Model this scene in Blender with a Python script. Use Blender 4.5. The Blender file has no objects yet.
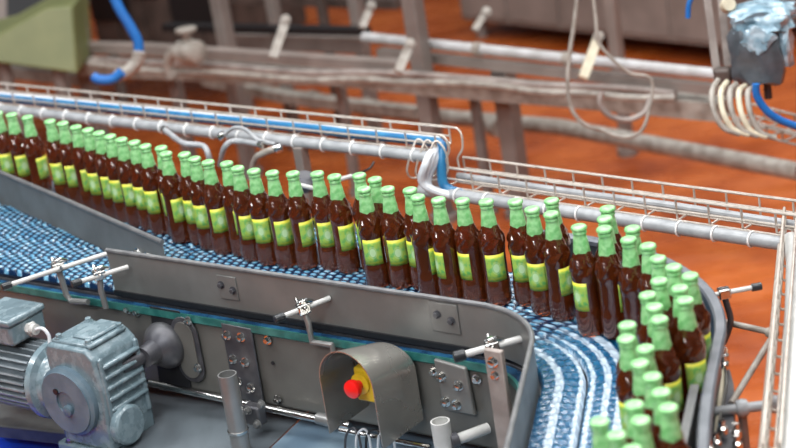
import bpy, bmesh, math, random
from mathutils import Vector as V, Matrix, noise as mnoise
random.seed(7)
sc = bpy.context.scene
COL = sc.collection
PI = math.pi
# ------------------------------------------------------------------ camera
F = 1900.0; PITCH = math.radians(20); ROLL = math.radians(9); CH = 2.67
FW = V((0, math.cos(PITCH), -math.sin(PITCH))); UP = V((0, math.sin(PITCH), math.cos(PITCH))); RT = V((1, 0, 0))
CX = math.cos(ROLL)*RT - math.sin(ROLL)*UP
CY = math.sin(ROLL)*RT + math.cos(ROLL)*UP
CP = V((0, 0, CH))
cd = bpy.data.cameras.new('camera'); cam = bpy.data.objects.new('camera', cd); COL.objects.link(cam)
m = Matrix((CX, CY, -FW)).transposed().to_4x4(); m.translation = CP
cam.matrix_world = m
cd.sensor_width = 36; cd.lens = F*36/796; cd.clip_start = .05; cd.clip_end = 200
cd.dof.use_dof = True; cd.dof.focus_distance = 4.35; cd.dof.aperture_fstop = 2.8
sc.camera = cam
# survey helpers: sight lines from the photograph met with real planes of the place
def ray(x, y): return FW + CX*((x-398)/F) - CY*((y-224)/F)
def atz(x, y, z): d = ray(x, y); return CP + d*((z-CH)/d.z)
def atd(x, y, dep): return CP + ray(x, y)*dep
O = V((-.725, 4.458, 0)); E1 = V((.772, -.636, 0)).normalized(); E2 = V((.636, .772, 0)).normalized(); E3 = V((0, 0, 1))
def att(x, y, t): d = ray(x, y); return CP + d*((t-(CP-O).dot(E2))/d.dot(E2))
def L(s, t, z): return O + E1*s + E2*t + E3*z            # conveyor frame: along, across (away), up
RC = Matrix((E1, E2, E3)).transposed()                   # rotation of the conveyor frame
# ------------------------------------------------------------------ mesh builder
ROOT = {}
class MB:
    def __init__(s): s.v = []; s.f = []; s.m = []; s.uv = None
    def add(s, vs, fs, mi=0):
        n = len(s.v); s.v += [V(p) for p in vs]; s.f += [tuple(i+n for i in f) for f in fs]; s.m += [mi]*len(fs); return s
    def box(s, c, size, R=None, mi=0):
        R = R or Matrix.Identity(3); c = V(c); a, b, d = [k/2 for k in size]
        vs = [c + R @ V((x*a, y*b, z*d)) for x in (-1, 1) for y in (-1, 1) for z in (-1, 1)]
        return s.add(vs, [(0,1,3,2),(4,6,7,5),(0,4,5,1),(2,3,7,6),(0,2,6,4),(1,5,7,3)], mi)
    def beam(s, p, q, w, h, mi=0, up=E3):
        p = V(p); q = V(q); x = (q-p).normalized(); y = V(up).cross(x).normalized(); z = x.cross(y)
        return s.box((p+q)/2, ((q-p).length, w, h), Matrix((x, y, z)).transposed(), mi)
    def tube(s, pts, r, seg=8, cyc=False, mi=0, caps=True):
        pts = [V(p) for p in pts]; n = len(pts); rs = r if isinstance(r, (list, tuple)) else [r]*n
        vs = []; prev = None
        for i, p in enumerate(pts):
            if cyc: t = (pts[(i+1) % n]-pts[i-1])
            else: t = pts[min(i+1, n-1)]-pts[max(i-1, 0)]
            t.normalize()
            if prev is None:
                a = V((0,0,1)) if abs(t.z) < .9 else V((1,0,0)); u = t.cross(a).normalized()
            else: u = (prev - t*prev.dot(t)).normalized()
            prev = u; w = t.cross(u)
            for k in range(seg):
                an = 2*PI*k/seg; vs.append(p+(u*math.cos(an)+w*math.sin(an))*rs[i])
        fs = []
        for i in range(n if cyc else n-1):
            j = (i+1) % n
            for k in range(seg):
                k2 = (k+1) % seg; fs.append((i*seg+k, i*seg+k2, j*seg+k2, j*seg+k))
        if not cyc and caps: fs += [tuple(range(seg-1, -1, -1)), tuple((n-1)*seg+k for k in range(seg))]
        return s.add(vs, fs, mi)
    def cyl(s, p, q, r, seg=20, mi=0, r2=None): return s.tube([p, q], [r, r if r2 is None else r2], seg, mi=mi)
    def lathe(s, prof, c=(0,0,0), ax=(0,0,1), seg=32, mi=0):
        ax = V(ax).normalized(); a = V((0,0,1)) if abs(ax.z) < .9 else V((1,0,0)); u = ax.cross(a).normalized(); w = ax.cross(u); c = V(c)
        vs = []; fs = []
        for r, z in prof:
            for k in range(seg):
                an = 2*PI*k/seg; vs.append(c+ax*z+(u*math.cos(an)+w*math.sin(an))*max(r, 1e-5))
        for i in range(len(prof)-1):
            for k in range(seg):
                k2 = (k+1) % seg; fs.append((i*seg+k, i*seg+k2, (i+1)*seg+k2, (i+1)*seg+k))
        fs += [tuple(range(seg-1, -1, -1)), tuple((len(prof)-1)*seg+k for k in range(seg))]
        return s.add(vs, fs, mi)
    def prism(s, poly, d, mi=0):                          # polygon in space pushed along vector d
        n = len(poly); poly = [V(p) for p in poly]; d = V(d)
        return s.add(poly+[p+d for p in poly], [tuple(range(n-1, -1, -1)), tuple(range(n, 2*n))]+[(i, (i+1) % n, (i+1) % n+n, i+n) for i in range(n)], mi)
    def sweep(s, prof, path, mi=0, nrm=None):             # prof: closed loop of (across, up); path horizontal
        path = [V(p) for p in path]; n = len(path); k = len(prof); vs = []
        for i, p in enumerate(path):
            t = path[min(i+1, n-1)]-path[max(i-1, 0)]; t.z = 0; t.normalize(); q = V((-t.y, t.x, 0))
            vs += [p+q*a+E3*b for a, b in prof]
        fs = [(i*k+j, i*k+(j+1) % k, (i+1)*k+(j+1) % k, (i+1)*k+j) for i in range(n-1) for j in range(k)]
        fs += [tuple(range(k-1, -1, -1)), tuple((n-1)*k+j for j in range(k))]
        return s.add(vs, fs, mi)
    def bolt(s, c, ax, r=.007, h=.006, mi=0):             # hexagonal head on a washer
        ax = V(ax).normalized(); s.lathe([(r*1.45, 0), (r*1.45, .0015)], c, ax, 14, mi); return s.lathe([(r, .0015), (r, h), (r*.8, h+.001)], c, ax, 6, mi)
    def build(s, name, mats, parent=None, label=None, ang=35, bevel=0, zs=1):
        if zs != 1: s.v = [V((p.x, p.y, p.z*zs)) for p in s.v]
        me = bpy.data.meshes.new(name)
        if parent is None:
            xs = [p.x for p in s.v]; ys = [p.y for p in s.v]; z0 = min(p.z for p in s.v)
            M = Matrix.Translation(((min(xs)+max(xs))/2, (min(ys)+max(ys))/2, z0))
        else: M = ROOT[parent]
        Mi = M.inverted(); me.from_pydata([Mi @ p for p in s.v], [], s.f)
        mats = mats if isinstance(mats, (list, tuple)) else [mats]
        for k in mats: me.materials.append(MT[k])
        for p, i in zip(me.polygons, s.m): p.material_index = i
        bm = bmesh.new(); bm.from_mesh(me); bmesh.ops.recalc_face_normals(bm, faces=bm.faces)
        bm.to_mesh(me); bm.free()
        for p in me.polygons: p.use_smooth = True
        me.set_sharp_from_angle(angle=math.radians(ang))
        if s.uv:
            ul = me.uv_layers.new(name='lane')
            for lp in me.loops: ul.data[lp.index].uv = s.uv[lp.vertex_index]
        o = bpy.data.objects.new(name, me); COL.objects.link(o)
        if parent is None: o.matrix_world = M
        else: o.parent = parent
        ROOT[o] = M
        if label: o['label'] = label
        if bevel:
            b = o.modifiers.new('bevel', 'BEVEL'); b.width = bevel; b.segments = 2; b.limit_method = 'ANGLE'; b.angle_limit = math.radians(40)
        return o
def tag(o, label, cat, group=None, kind=None):
    o['label'] = label; o['category'] = cat
    if group: o['group'] = group
    if kind: o['kind'] = kind
    return o
def thing(name, label, cat, loc, group=None):
    o = bpy.data.objects.new(name, None); COL.objects.link(o); o.location = V(loc); o.empty_display_size = .05
    ROOT[o] = Matrix.Translation(V(loc)); return tag(o, label, cat, group)
def struct(o): o['kind'] = 'structure'; return o
def smooth(pts, n=6, cyc=False):                          # Catmull-Rom through the points
    pts = [V(p) for p in pts]; out = []
    N = len(pts)
    for i in range(N if cyc else N-1):
        if cyc: a, b, c, d = pts[i-1], pts[i], pts[(i+1) % N], pts[(i+2) % N]
        else: a, b, c, d = pts[max(i-1, 0)], pts[i], pts[i+1], pts[min(i+2, N-1)]
        for k in range(n):
            t = k/n; out.append(.5*((2*b)+(c-a)*t+(2*a-5*b+4*c-d)*t*t+(3*b-a-3*c+d)*t**3))
    if not cyc: out.append(pts[-1])
    return out
# ------------------------------------------------------------------ materials
MT = {}
def mat(name, col, rough=.5, metal=0, col2=None, scale=12, bump=0, bscale=60, spec=None, coat=0, rvar=0, trans=0, stretch=None, thr=None):
    m = bpy.data.materials.new(name); m.use_nodes = True; nt = m.node_tree; N = nt.nodes; K = nt.links; b = N['Principled BSDF']
    b.inputs['Base Color'].default_value = (*col, 1); b.inputs['Roughness'].default_value = rough; b.inputs['Metallic'].default_value = metal
    if coat: b.inputs['Coat Weight'].default_value = coat; b.inputs['Coat Roughness'].default_value = .08
    if spec is not None: b.inputs['Specular IOR Level'].default_value = spec
    if trans: b.inputs['Transmission Weight'].default_value = trans
    tc = N.new('ShaderNodeTexCoord'); src = tc.outputs['Object']
    if stretch:
        mp = N.new('ShaderNodeMapping'); mp.inputs['Scale'].default_value = stretch; K.new(src, mp.inputs[0]); src = mp.outputs[0]
    if col2 or rvar:
        nz = N.new('ShaderNodeTexNoise'); nz.inputs['Scale'].default_value = scale; nz.inputs['Detail'].default_value = 5; K.new(src, nz.inputs['Vector'])
        cr = N.new('ShaderNodeValToRGB'); cr.color_ramp.elements[0].position = (thr or (.4, .65))[0]; cr.color_ramp.elements[1].position = (thr or (.4, .65))[1]
        K.new(nz.outputs['Fac'], cr.inputs[0])
        if col2:
            cr.color_ramp.elements[0].color = (*col, 1); cr.color_ramp.elements[1].color = (*col2, 1); K.new(cr.outputs[0], b.inputs['Base Color'])
        if rvar:
            mr = N.new('ShaderNodeMapRange'); mr.inputs[1].default_value = .3; mr.inputs[2].default_value = .7; mr.inputs[3].default_value = max(rough-rvar, .03); mr.inputs[4].default_value = rough+rvar
            K.new(nz.outputs['Fac'], mr.inputs[0]); K.new(mr.outputs[0], b.inputs['Roughness'])
    if bump:
        n2 = N.new('ShaderNodeTexNoise'); n2.inputs['Scale'].default_value = bscale; n2.inputs['Detail'].default_value = 3; K.new(src, n2.inputs['Vector'])
        bp = N.new('ShaderNodeBump'); bp.inputs['Strength'].default_value = 1; bp.inputs['Distance'].default_value = bump
        K.new(n2.outputs['Fac'], bp.inputs['Height']); K.new(bp.outputs[0], b.inputs['Normal'])
    MT[name] = m; return m
mat('steel', (.30, .30, .295), .36, .6, (.22, .22, .215), 9, .0006, 14, rvar=.08)
mat('frame_steel', (.16, .155, .14), .42, .35, (.11, .105, .095), 5, .0008, 9, rvar=.1)
mat('rail_steel', (.20, .20, .19), .42, .4, (.155, .152, .145), 7, .0005, 10, rvar=.06)
mat('bright_steel', (.72, .71, .69), .16, 1, (.55, .54, .52), 30, .0003, 50)
mat('hood_steel', (.50, .48, .44), .26, .8, (.40, .385, .355), 8, .0008, 12, rvar=.08)
mat('dark_steel', (.06, .06, .07), .42, .4, (.10, .10, .105), 20)
mat('rim', (.14, .14, .145), .42, .3, (.19, .19, .19), 30)
mat('rim_grey', (.13, .14, .16), .38, .3, (.18, .19, .21), 20)
mat('outer_rail', (.045, .05, .055), .3, .5, (.09, .09, .10), 20)
mat('black', (.012, .012, .014), .4)
mat('black_knob', (.02, .022, .025), .3)
mat('teal_strip', (.015, .10, .09), .3, 0, (.04, .17, .15), 30)
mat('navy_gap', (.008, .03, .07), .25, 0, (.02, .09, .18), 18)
mat('paint_grey', (.13, .185, .21), .27, .0, (.24, .31, .34), 38, .0014, 60, coat=.5, rvar=.1, thr=(.45, .75))
mat('paint_disc', (.085, .13, .165), .4, .0, (.12, .17, .205), 22, .0006, 30, coat=.1)
mat('paint_fin', (.17, .20, .22), .38, .0, (.24, .27, .29), 30, .0008, 50)
mat('conduit', (.26, .27, .28), .35, 0, (.36, .37, .38), 25, .0004, 40)
mat('conduit_white', (.44, .44, .42), .4, 0, (.54, .53, .51), 20)
mat('zinc_wire', (.58, .52, .46), .32, .4, (.46, .40, .34), 35)
mat('blue_cable', (.012, .13, .30), .35, 0, (.03, .20, .38), 30)
mat('white_cable', (.68, .70, .72), .4, 0, (.55, .57, .6), 30)
mat('tie', (.85, .85, .83), .4)
mat('red', (.85, .012, .01), .3, coat=.3)
mat('yellow', (.72, .50, .02), .4, 0, (.60, .40, .02), 40)
mat('tray_sheet', (.16, .19, .21), .34, .3, (.09, .105, .12), 6, .004, 9, stretch=(1, .3, 1))
mat('tray_blue', (.22, .31, .38), .32, .2, (.13, .20, .27), 6, .003, 9)
mat('blue_plastic', (.01, .045, .42), .35, 0, (.01, .06, .55), 8)
mat('bg_beam', (.23, .19, .17), .5, .1, (.36, .31, .28), 12, .002, 30)
mat('bg_light', (.36, .33, .29), .45, 0, (.22, .19, .16), 22, .003, 40)
mat('bg_white', (.50, .50, .50), .35, 0, (.38, .37, .36), 12)
mat('bg_post', (.17, .14, .125), .5, .0, (.22, .19, .17), 8)
mat('bg_dark', (.045, .035, .03), .5, 0, (.09, .065, .055), 8)
mat('bg_brown', (.19, .155, .135), .6, 0, (.25, .205, .18), 5)
mat('bg_hole', (.004, .004, .005), .6)
mat('bg_green', (.13, .145, .055), .5, 0, (.18, .19, .075), 4)
mat('cream', (.62, .56, .42), .5, 0, (.5, .45, .33), 30)
mat('blue_hose', (.006, .11, .38), .45, 0, (.012, .15, .46), 10)
mat('plastic_wrap', (.20, .33, .41), .2, 0, (.46, .60, .68), 30, .006, 40, coat=.6)
mat('wrap_dark', (.055, .065, .075), .3, 0, (.10, .115, .13), 20, .003, 30)
mat('foil', (.20, .53, .19), .34, .1, (.38, .72, .34), 70, .0014, 90)
mat('wall_paint', (.16, .13, .12), .7, 0, (.20, .165, .15), 1.5)
# wet rust-orange floor
def floor_mat():
    m = mat('floor_wet', (.50, .13, .035), .3); nt = m.node_tree; N = nt.nodes; K = nt.links; b = N['Principled BSDF']
    tc = N.new('ShaderNodeTexCoord')
    n1 = N.new('ShaderNodeTexNoise'); n1.inputs['Scale'].default_value = 2.2; n1.inputs['Detail'].default_value = 6; n1.inputs['Roughness'].default_value = .6; K.new(tc.outputs['Object'], n1.inputs['Vector'])
    cr = N.new('ShaderNodeValToRGB'); e = cr.color_ramp.elements; e[0].position = .33; e[0].color = (.22, .038, .007, 1); e[1].position = .68; e[1].color = (.50, .125, .026, 1)
    x = e.new(.5); x.color = (.38, .080, .015, 1)
    K.new(n1.outputs['Fac'], cr.inputs[0]); K.new(cr.outputs[0], b.inputs['Base Color'])
    mp = N.new('ShaderNodeMapping'); mp.inputs['Rotation'].default_value = (0, 0, .6); mp.inputs['Scale'].default_value = (1, 2.4, 1); K.new(tc.outputs['Object'], mp.inputs[0])
    n2 = N.new('ShaderNodeTexNoise'); n2.inputs['Scale'].default_value = 3.5; n2.inputs['Detail'].default_value = 3; K.new(mp.outputs[0], n2.inputs['Vector'])
    mr = N.new('ShaderNodeMapRange'); mr.inputs[1].default_value = .35; mr.inputs[2].default_value = .65; mr.inputs[3].default_value = .12; mr.inputs[4].default_value = .45
    K.new(n2.outputs['Fac'], mr.inputs[0]); K.new(mr.outputs[0], b.inputs['Roughness'])
    bp = N.new('ShaderNodeBump'); bp.inputs['Distance'].default_value = .006; K.new(n2.outputs['Fac'], bp.inputs['Height']); K.new(bp.outputs[0], b.inputs['Normal'])
floor_mat()
# amber glass
def glass_mat():
    m = mat('amber_glass', (.15, .030, .006), .05, trans=.62, coat=1); b = m.node_tree.nodes['Principled BSDF']
    b.inputs['IOR'].default_value = 1.42; b.inputs['Coat Roughness'].default_value = .04
glass_mat()
# bottle label: green field, yellow head band, pale emblem, darker scroll
def label_mat():
    m = mat('paper_label', (.2, .5, .1), .42); nt = m.node_tree; N = nt.nodes; K = nt.links; b = N['Principled BSDF']
    oi = N.new('ShaderNodeObjectInfo')
    tc = N.new('ShaderNodeTexCoord'); sp = N.new('ShaderNodeSeparateXYZ'); K.new(tc.outputs['Object'], sp.inputs[0])
    def ramp(out, stops, interp='LINEAR'):
        r = N.new('ShaderNodeValToRGB'); r.color_ramp.interpolation = interp; e = r.color_ramp.elements
        e[0].position, e[0].color = stops[0][0], (*stops[0][1], 1); e[1].position, e[1].color = stops[-1][0], (*stops[-1][1], 1)
        for p, c in stops[1:-1]: q = e.new(p); q.color = (*c, 1)
        K.new(out, r.inputs[0]); return r.outputs[0]
    mz = N.new('ShaderNodeMapRange'); mz.inputs[1].default_value = .061; mz.inputs[2].default_value = .1255; K.new(sp.outputs['Z'], mz.inputs[0])
    field = ramp(mz.outputs[0], [(0, (.08, .30, .05)), (.10, (.50, .55, .04)), (.17, (.09, .34, .07)), (.55, (.16, .44, .12)), (.86, (.20, .48, .10)), (.90, (.70, .66, .05)), (1, (.72, .64, .05))])
    nz = N.new('ShaderNodeTexNoise'); nz.inputs['Scale'].default_value = 75; nz.inputs['Detail'].default_value = 2
    K.new(tc.outputs['Object'], nz.inputs['Vector'])
    pat = ramp(nz.outputs['Fac'], [(.42, (0, 0, 0)), (.56, (1, 1, 1))])
    mx = N.new('ShaderNodeMix'); mx.data_type = 'RGBA'; mx.inputs[7].default_value = (.62, .66, .06, 1); K.new(field, mx.inputs[6])
    mm = N.new('ShaderNodeMath'); mm.operation = 'MULTIPLY'; mm.inputs[1].default_value = .45; K.new(pat, mm.inputs[0]); K.new(mm.outputs[0], mx.inputs[0])
    # oval emblem centred on the label
    cb = N.new('ShaderNodeCombineXYZ'); a = N.new('ShaderNodeMath'); a.operation = 'MULTIPLY_ADD'; a.inputs[1].default_value = 1/.011; a.inputs[2].default_value = 0; K.new(sp.outputs['X'], a.inputs[0])
    c = N.new('ShaderNodeMath'); c.operation = 'MULTIPLY_ADD'; c.inputs[1].default_value = 1/.016; c.inputs[2].default_value = -.093/.016; K.new(sp.outputs['Z'], c.inputs[0])
    K.new(a.outputs[0], cb.inputs[0]); K.new(c.outputs[0], cb.inputs[1]); ln = N.new('ShaderNodeVectorMath'); ln.operation = 'LENGTH'; K.new(cb.outputs[0], ln.inputs[0])
    em = ramp(ln.outputs['Value'], [(.0, (1, 1, 1)), (.62, (1, 1, 1)), (.7, (.1, .1, .1)), (.86, (.5, .5, .5)), (1, (0, 0, 0))])
    m2 = N.new('ShaderNodeMix'); m2.data_type = 'RGBA'; m2.inputs[7].default_value = (.50, .70, .38, 1); K.new(mx.outputs[2], m2.inputs[6]); K.new(em, m2.inputs[0])
    K.new(m2.outputs[2], b.inputs['Base Color'])
label_mat()
# blue conveyor links with wet glare painted into the colour; UV = (across in m, along in m)
def belt_mat():
    m = mat('blue_links', (.02, .20, .36), .2, coat=.5); nt = m.node_tree; N = nt.nodes; K = nt.links; b = N['Principled BSDF']
    b.inputs['Coat Roughness'].default_value = .1
    uv = N.new('ShaderNodeUVMap'); uv.uv_map = 'lane'; sp = N.new('ShaderNodeSeparateXYZ'); K.new(uv.outputs[0], sp.inputs[0])
    tc = N.new('ShaderNodeTexCoord')
    nz = N.new('ShaderNodeTexNoise'); nz.inputs['Scale'].default_value = 70; nz.inputs['Detail'].default_value = 3; nz.inputs['Roughness'].default_value = .65; K.new(tc.outputs['Object'], nz.inputs['Vector'])
    # pale flecks everywhere: wet highlights painted into the colour
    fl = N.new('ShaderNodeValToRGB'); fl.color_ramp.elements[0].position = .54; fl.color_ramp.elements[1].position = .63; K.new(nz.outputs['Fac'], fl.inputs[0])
    # white bands along the lanes beyond the bend: painted wet reflections
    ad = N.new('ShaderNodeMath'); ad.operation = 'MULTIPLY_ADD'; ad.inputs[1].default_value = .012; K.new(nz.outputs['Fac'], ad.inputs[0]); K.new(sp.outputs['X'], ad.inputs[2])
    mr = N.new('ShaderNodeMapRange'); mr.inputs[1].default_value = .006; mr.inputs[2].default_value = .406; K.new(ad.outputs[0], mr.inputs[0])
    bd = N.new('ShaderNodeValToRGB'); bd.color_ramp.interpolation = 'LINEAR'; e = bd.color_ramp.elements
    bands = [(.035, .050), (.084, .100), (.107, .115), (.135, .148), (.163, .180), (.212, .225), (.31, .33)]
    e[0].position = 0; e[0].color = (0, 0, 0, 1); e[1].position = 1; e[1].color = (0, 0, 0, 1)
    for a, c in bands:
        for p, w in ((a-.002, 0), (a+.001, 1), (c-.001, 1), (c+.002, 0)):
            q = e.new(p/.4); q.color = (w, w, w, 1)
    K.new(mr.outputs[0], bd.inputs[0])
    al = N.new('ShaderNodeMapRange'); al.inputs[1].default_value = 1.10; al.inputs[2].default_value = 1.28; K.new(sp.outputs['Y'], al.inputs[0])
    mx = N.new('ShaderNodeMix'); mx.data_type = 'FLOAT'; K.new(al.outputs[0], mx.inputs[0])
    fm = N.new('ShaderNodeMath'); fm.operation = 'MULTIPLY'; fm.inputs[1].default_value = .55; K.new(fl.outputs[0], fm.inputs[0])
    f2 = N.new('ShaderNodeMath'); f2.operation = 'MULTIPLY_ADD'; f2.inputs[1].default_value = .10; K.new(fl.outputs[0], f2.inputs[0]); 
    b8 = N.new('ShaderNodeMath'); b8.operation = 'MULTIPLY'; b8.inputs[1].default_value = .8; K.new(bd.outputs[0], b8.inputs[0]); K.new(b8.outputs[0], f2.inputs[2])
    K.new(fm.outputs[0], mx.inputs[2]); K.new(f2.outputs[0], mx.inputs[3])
    n3 = N.new('ShaderNodeTexNoise'); n3.inputs['Scale'].default_value = 25; K.new(tc.outputs['Object'], n3.inputs['Vector'])
    base = N.new('ShaderNodeValToRGB'); base.color_ramp.elements[0].color = (.045, .20, .34, 1); base.color_ramp.elements[1].color = (.15, .36, .50, 1)
    base.color_ramp.elements[0].position = .35; base.color_ramp.elements[1].position = .6; K.new(n3.outputs['Fac'], base.inputs[0])
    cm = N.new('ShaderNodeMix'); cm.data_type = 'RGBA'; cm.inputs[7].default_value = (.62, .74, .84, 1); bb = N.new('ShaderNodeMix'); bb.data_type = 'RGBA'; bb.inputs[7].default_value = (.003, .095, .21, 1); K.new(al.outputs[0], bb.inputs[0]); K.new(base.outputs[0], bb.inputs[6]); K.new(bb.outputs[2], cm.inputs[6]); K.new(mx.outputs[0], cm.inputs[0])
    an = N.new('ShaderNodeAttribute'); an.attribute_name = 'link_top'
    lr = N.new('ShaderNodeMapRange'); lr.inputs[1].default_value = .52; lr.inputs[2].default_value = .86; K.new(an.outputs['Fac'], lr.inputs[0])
    gm_ = N.new('ShaderNodeMix'); gm_.data_type = 'RGBA'; gm_.inputs[6].default_value = (.003, .018, .055, 1); K.new(lr.outputs[0], gm_.inputs[0]); K.new(cm.outputs[2], gm_.inputs[7])  # grooves between links mixed to navy: their shade is in the colour
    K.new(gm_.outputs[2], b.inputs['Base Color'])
    bp = N.new('ShaderNodeBump'); bp.inputs['Distance'].default_value = .002; K.new(nz.outputs['Fac'], bp.inputs['Height']); K.new(bp.outputs[0], b.inputs['Normal'])
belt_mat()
# ------------------------------------------------------------------ setting
fl = MB(); fl.add([(-14, -2, 0), (14, -2, 0), (14, 24, 0), (-14, 24, 0)], [(0, 1, 2, 3)]); struct(fl.build('floor', 'floor_wet'))
w = MB(); w.box((0, 24.1, 3.5), (28, .2, 7)); struct(w.build('wall_back', 'wall_paint'))
w = MB(); w.box((-14.1, 11, 3.5), (.2, 26, 7)); struct(w.build('wall_left', 'wall_paint'))
# ------------------------------------------------------------------ conveyor path
ARC = V((-.015, 3.549, 0)); H2 = V((-.22, -.975, 0)).normalized(); Q2 = V((-H2.y, H2.x, 0))   # Q2 points away from the bend centre
R0 = .25; A0 = math.atan2(E2.y, E2.x); A1 = math.atan2(Q2.y, Q2.x)
S_T = (ARC-O).dot(E1)
def path_pt(s, t):                                       # s along inner rail, t outwards
    if s < S_T: return O + E1*s + E2*t
    al = R0*(A0-A1)
    if s < S_T+al:
        a = A0-(s-S_T)/R0; return ARC + V((math.cos(a), math.sin(a), 0))*(R0+t)
    return ARC + Q2*(R0+t) + H2*(s-S_T-al)
def path(s0, s1, t, z, step=.02):
    n = max(2, int((s1-s0)/step)); return [path_pt(s0+(s1-s0)*i/n, t)+E3*z for i in range(n+1)]
T_OFF = (ARC-O).dot(E2)+R0                                # inner rail's own offset from the survey line
def lane(t0, t1, s0, s1, name_label):
    NC = 24; mb = MB(); n = int((s1-s0)/.0042); uv = []; lk = []
    for i in range(n+1):
        s = s0+(s1-s0)*i/n; tt = min(t1, ro_off(s)) if .36 < t1 < .39 else t1
        for k in range(NC+1):
            u = k/NC; t = t0+(tt-t0)*u
            P = path_pt(s, t)
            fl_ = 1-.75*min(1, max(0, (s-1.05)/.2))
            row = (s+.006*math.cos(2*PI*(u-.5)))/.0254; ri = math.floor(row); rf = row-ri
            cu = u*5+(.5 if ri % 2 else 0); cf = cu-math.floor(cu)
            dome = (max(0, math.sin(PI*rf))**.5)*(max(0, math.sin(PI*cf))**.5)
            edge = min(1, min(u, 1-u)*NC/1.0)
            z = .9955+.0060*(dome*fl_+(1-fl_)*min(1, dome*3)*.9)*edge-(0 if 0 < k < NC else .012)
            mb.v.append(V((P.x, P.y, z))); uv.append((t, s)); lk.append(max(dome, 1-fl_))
    W = NC+1
    for i in range(n):
        for k in range(NC):
            mb.f.append((i*W+k, i*W+k+1, (i+1)*W+k+1, (i+1)*W+k)); mb.m.append(0)
    # underside skirt gives the chain its thickness
    b0 = len(mb.v)
    m2 = max(2, int((s1-s0)/.03))
    for t in (t0+.001, t1-.001):
        pass
    mb.uv = uv
    a = len(mb.v)
    for i in range(m2+1):
        s = s0+(s1-s0)*i/m2
        tt = min(t1, ro_off(s)) if .36 < t1 < .39 else t1
        for t, z in ((t0+.001, .984), (t0+.001, .975), (tt-.001, .975), (tt-.001, .984)):
            P = path_pt(s, t); mb.v.append(V((P.x, P.y, z))); mb.uv.append((t, s))
    for i in range(m2):
        for k in range(3):
            mb.f.append((a+i*4+k, a+i*4+k+1, a+(i+1)*4+k+1, a+(i+1)*4+k)); mb.m.append(0)
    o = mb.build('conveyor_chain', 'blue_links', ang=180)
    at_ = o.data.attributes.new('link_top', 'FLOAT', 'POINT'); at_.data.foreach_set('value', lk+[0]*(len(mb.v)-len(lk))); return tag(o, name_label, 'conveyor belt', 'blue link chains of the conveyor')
LP = .0945
def ro_off(s):
    u = min(1, max(0, (s-1.0)/.85)); return .384-.046*u*u*(3-2*u)
names = ['blue link conveyor chain nearest the front guide rail, on the inside of the bend',
         'blue link conveyor chain second from the front rail, beyond the thin black gap',
         'blue link conveyor chain third from the front rail, under the bottles in the bend',
         'blue link conveyor chain farthest out, running against the dark outer rail']
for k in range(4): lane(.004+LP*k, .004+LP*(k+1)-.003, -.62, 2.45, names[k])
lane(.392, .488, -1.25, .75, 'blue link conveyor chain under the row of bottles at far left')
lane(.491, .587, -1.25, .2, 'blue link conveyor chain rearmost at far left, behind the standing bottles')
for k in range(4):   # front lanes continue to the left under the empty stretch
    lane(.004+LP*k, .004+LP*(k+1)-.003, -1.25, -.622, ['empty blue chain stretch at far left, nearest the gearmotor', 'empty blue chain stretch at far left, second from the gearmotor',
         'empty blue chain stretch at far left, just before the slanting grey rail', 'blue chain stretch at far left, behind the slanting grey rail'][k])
# conveyor body ------------------------------------------------------
cf = thing('bottle_conveyor', 'long grey steel conveyor frame side with bolted plates, under the blue chains', 'conveyor', L(0, 0, .55))
m_ = MB(); PT = -.036
n_ = [(s) for s in (-1.4, .3, .6, .9, S_T)]
side = [path_pt(s, PT-.0) for s in n_] + [path_pt(S_T+R0*(A0-A1)*k/14, PT) for k in range(1, 15)] + [path_pt(2.3, PT)]
m_.sweep([(0, .772), (0, .966), (.004, .966), (.004, .772)], side); m_.sweep([(-.0, .772), (.03, .772), (.03, .776), (0, .776)], side)
sp_ = m_.build('side_plate', 'frame_steel', cf)
m_ = MB(); m_.sweep([(.0, .955), (.0, .978), (-.008, .980), (-.008, .962)], side); m_.build('wear_strip', 'teal_strip', cf, 'teal green plastic edge strip')
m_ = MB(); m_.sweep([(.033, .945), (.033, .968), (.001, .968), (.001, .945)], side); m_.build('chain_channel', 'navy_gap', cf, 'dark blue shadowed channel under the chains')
m_ = MB(); m_.sweep([(0, .93), (0, .972), (.39, .972), (.39, .93)], path(-1.3, 2.4, .0, 0, .05)); m_.sweep([(0, .93), (0, .972), (.2, .972), (.2, .93)], [L(-1.3, .392, 0), L(.2, .392, 0), L(.7, .392, 0)])
m_.build('slide_bed', 'dark_steel', cf)
for s_ in (-.75, .55):
    for t_ in (.10, .30):
        m_ = MB(); m_.cyl(L(s_, t_, .0), L(s_, t_, .93), .025, 16); m_.cyl(L(s_, t_, 0), L(s_, t_, .02), .05, 20); m_.build('leg', 'steel', cf)
FN = -E2
def on_plate(x, y): p = att(x, y, PT+T_OFF-.004); return p
def plate(x0, y0, x1, y1, x2, y2, x3, y3, bolts, mt='frame_steel', lab=None, th=.006, corner=0):
    pts = [on_plate(a, b) for a, b in ((x0, y0), (x1, y1), (x2, y2), (x3, y3))]
    mb = MB(); mb.prism(pts, FN*th); pl = mb.build('access_plate', mt, cf, lab, bevel=.004)
    for bx, by in bolts:
        q = MB(); q.bolt(on_plate(bx, by)+FN*th, FN, .0085, .012); q.build('bolt', 'bright_steel', pl)
    return pl
plate(222, 322, 252, 328, 266, 406, 236, 398, [(229, 334), (243, 336), (235, 358), (247, 361), (240, 380), (253, 386)], 'dark_steel', 'dark rectangular plate with six shiny bolts')
plate(436, 357, 468, 366, 478, 414, 447, 408, [(445, 374), (462, 383), (449, 399), (460, 402)], 'rail_steel', 'square brownish steel plate with four bolts', .012)
for bx, by in ((268, 340), (278, 399), (477, 379), (434, 371), (137, 312), (128, 309)):
    q = MB(); q.bolt(on_plate(bx, by), FN, .008, .010); q.build('bolt', 'bright_steel', cf)
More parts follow.
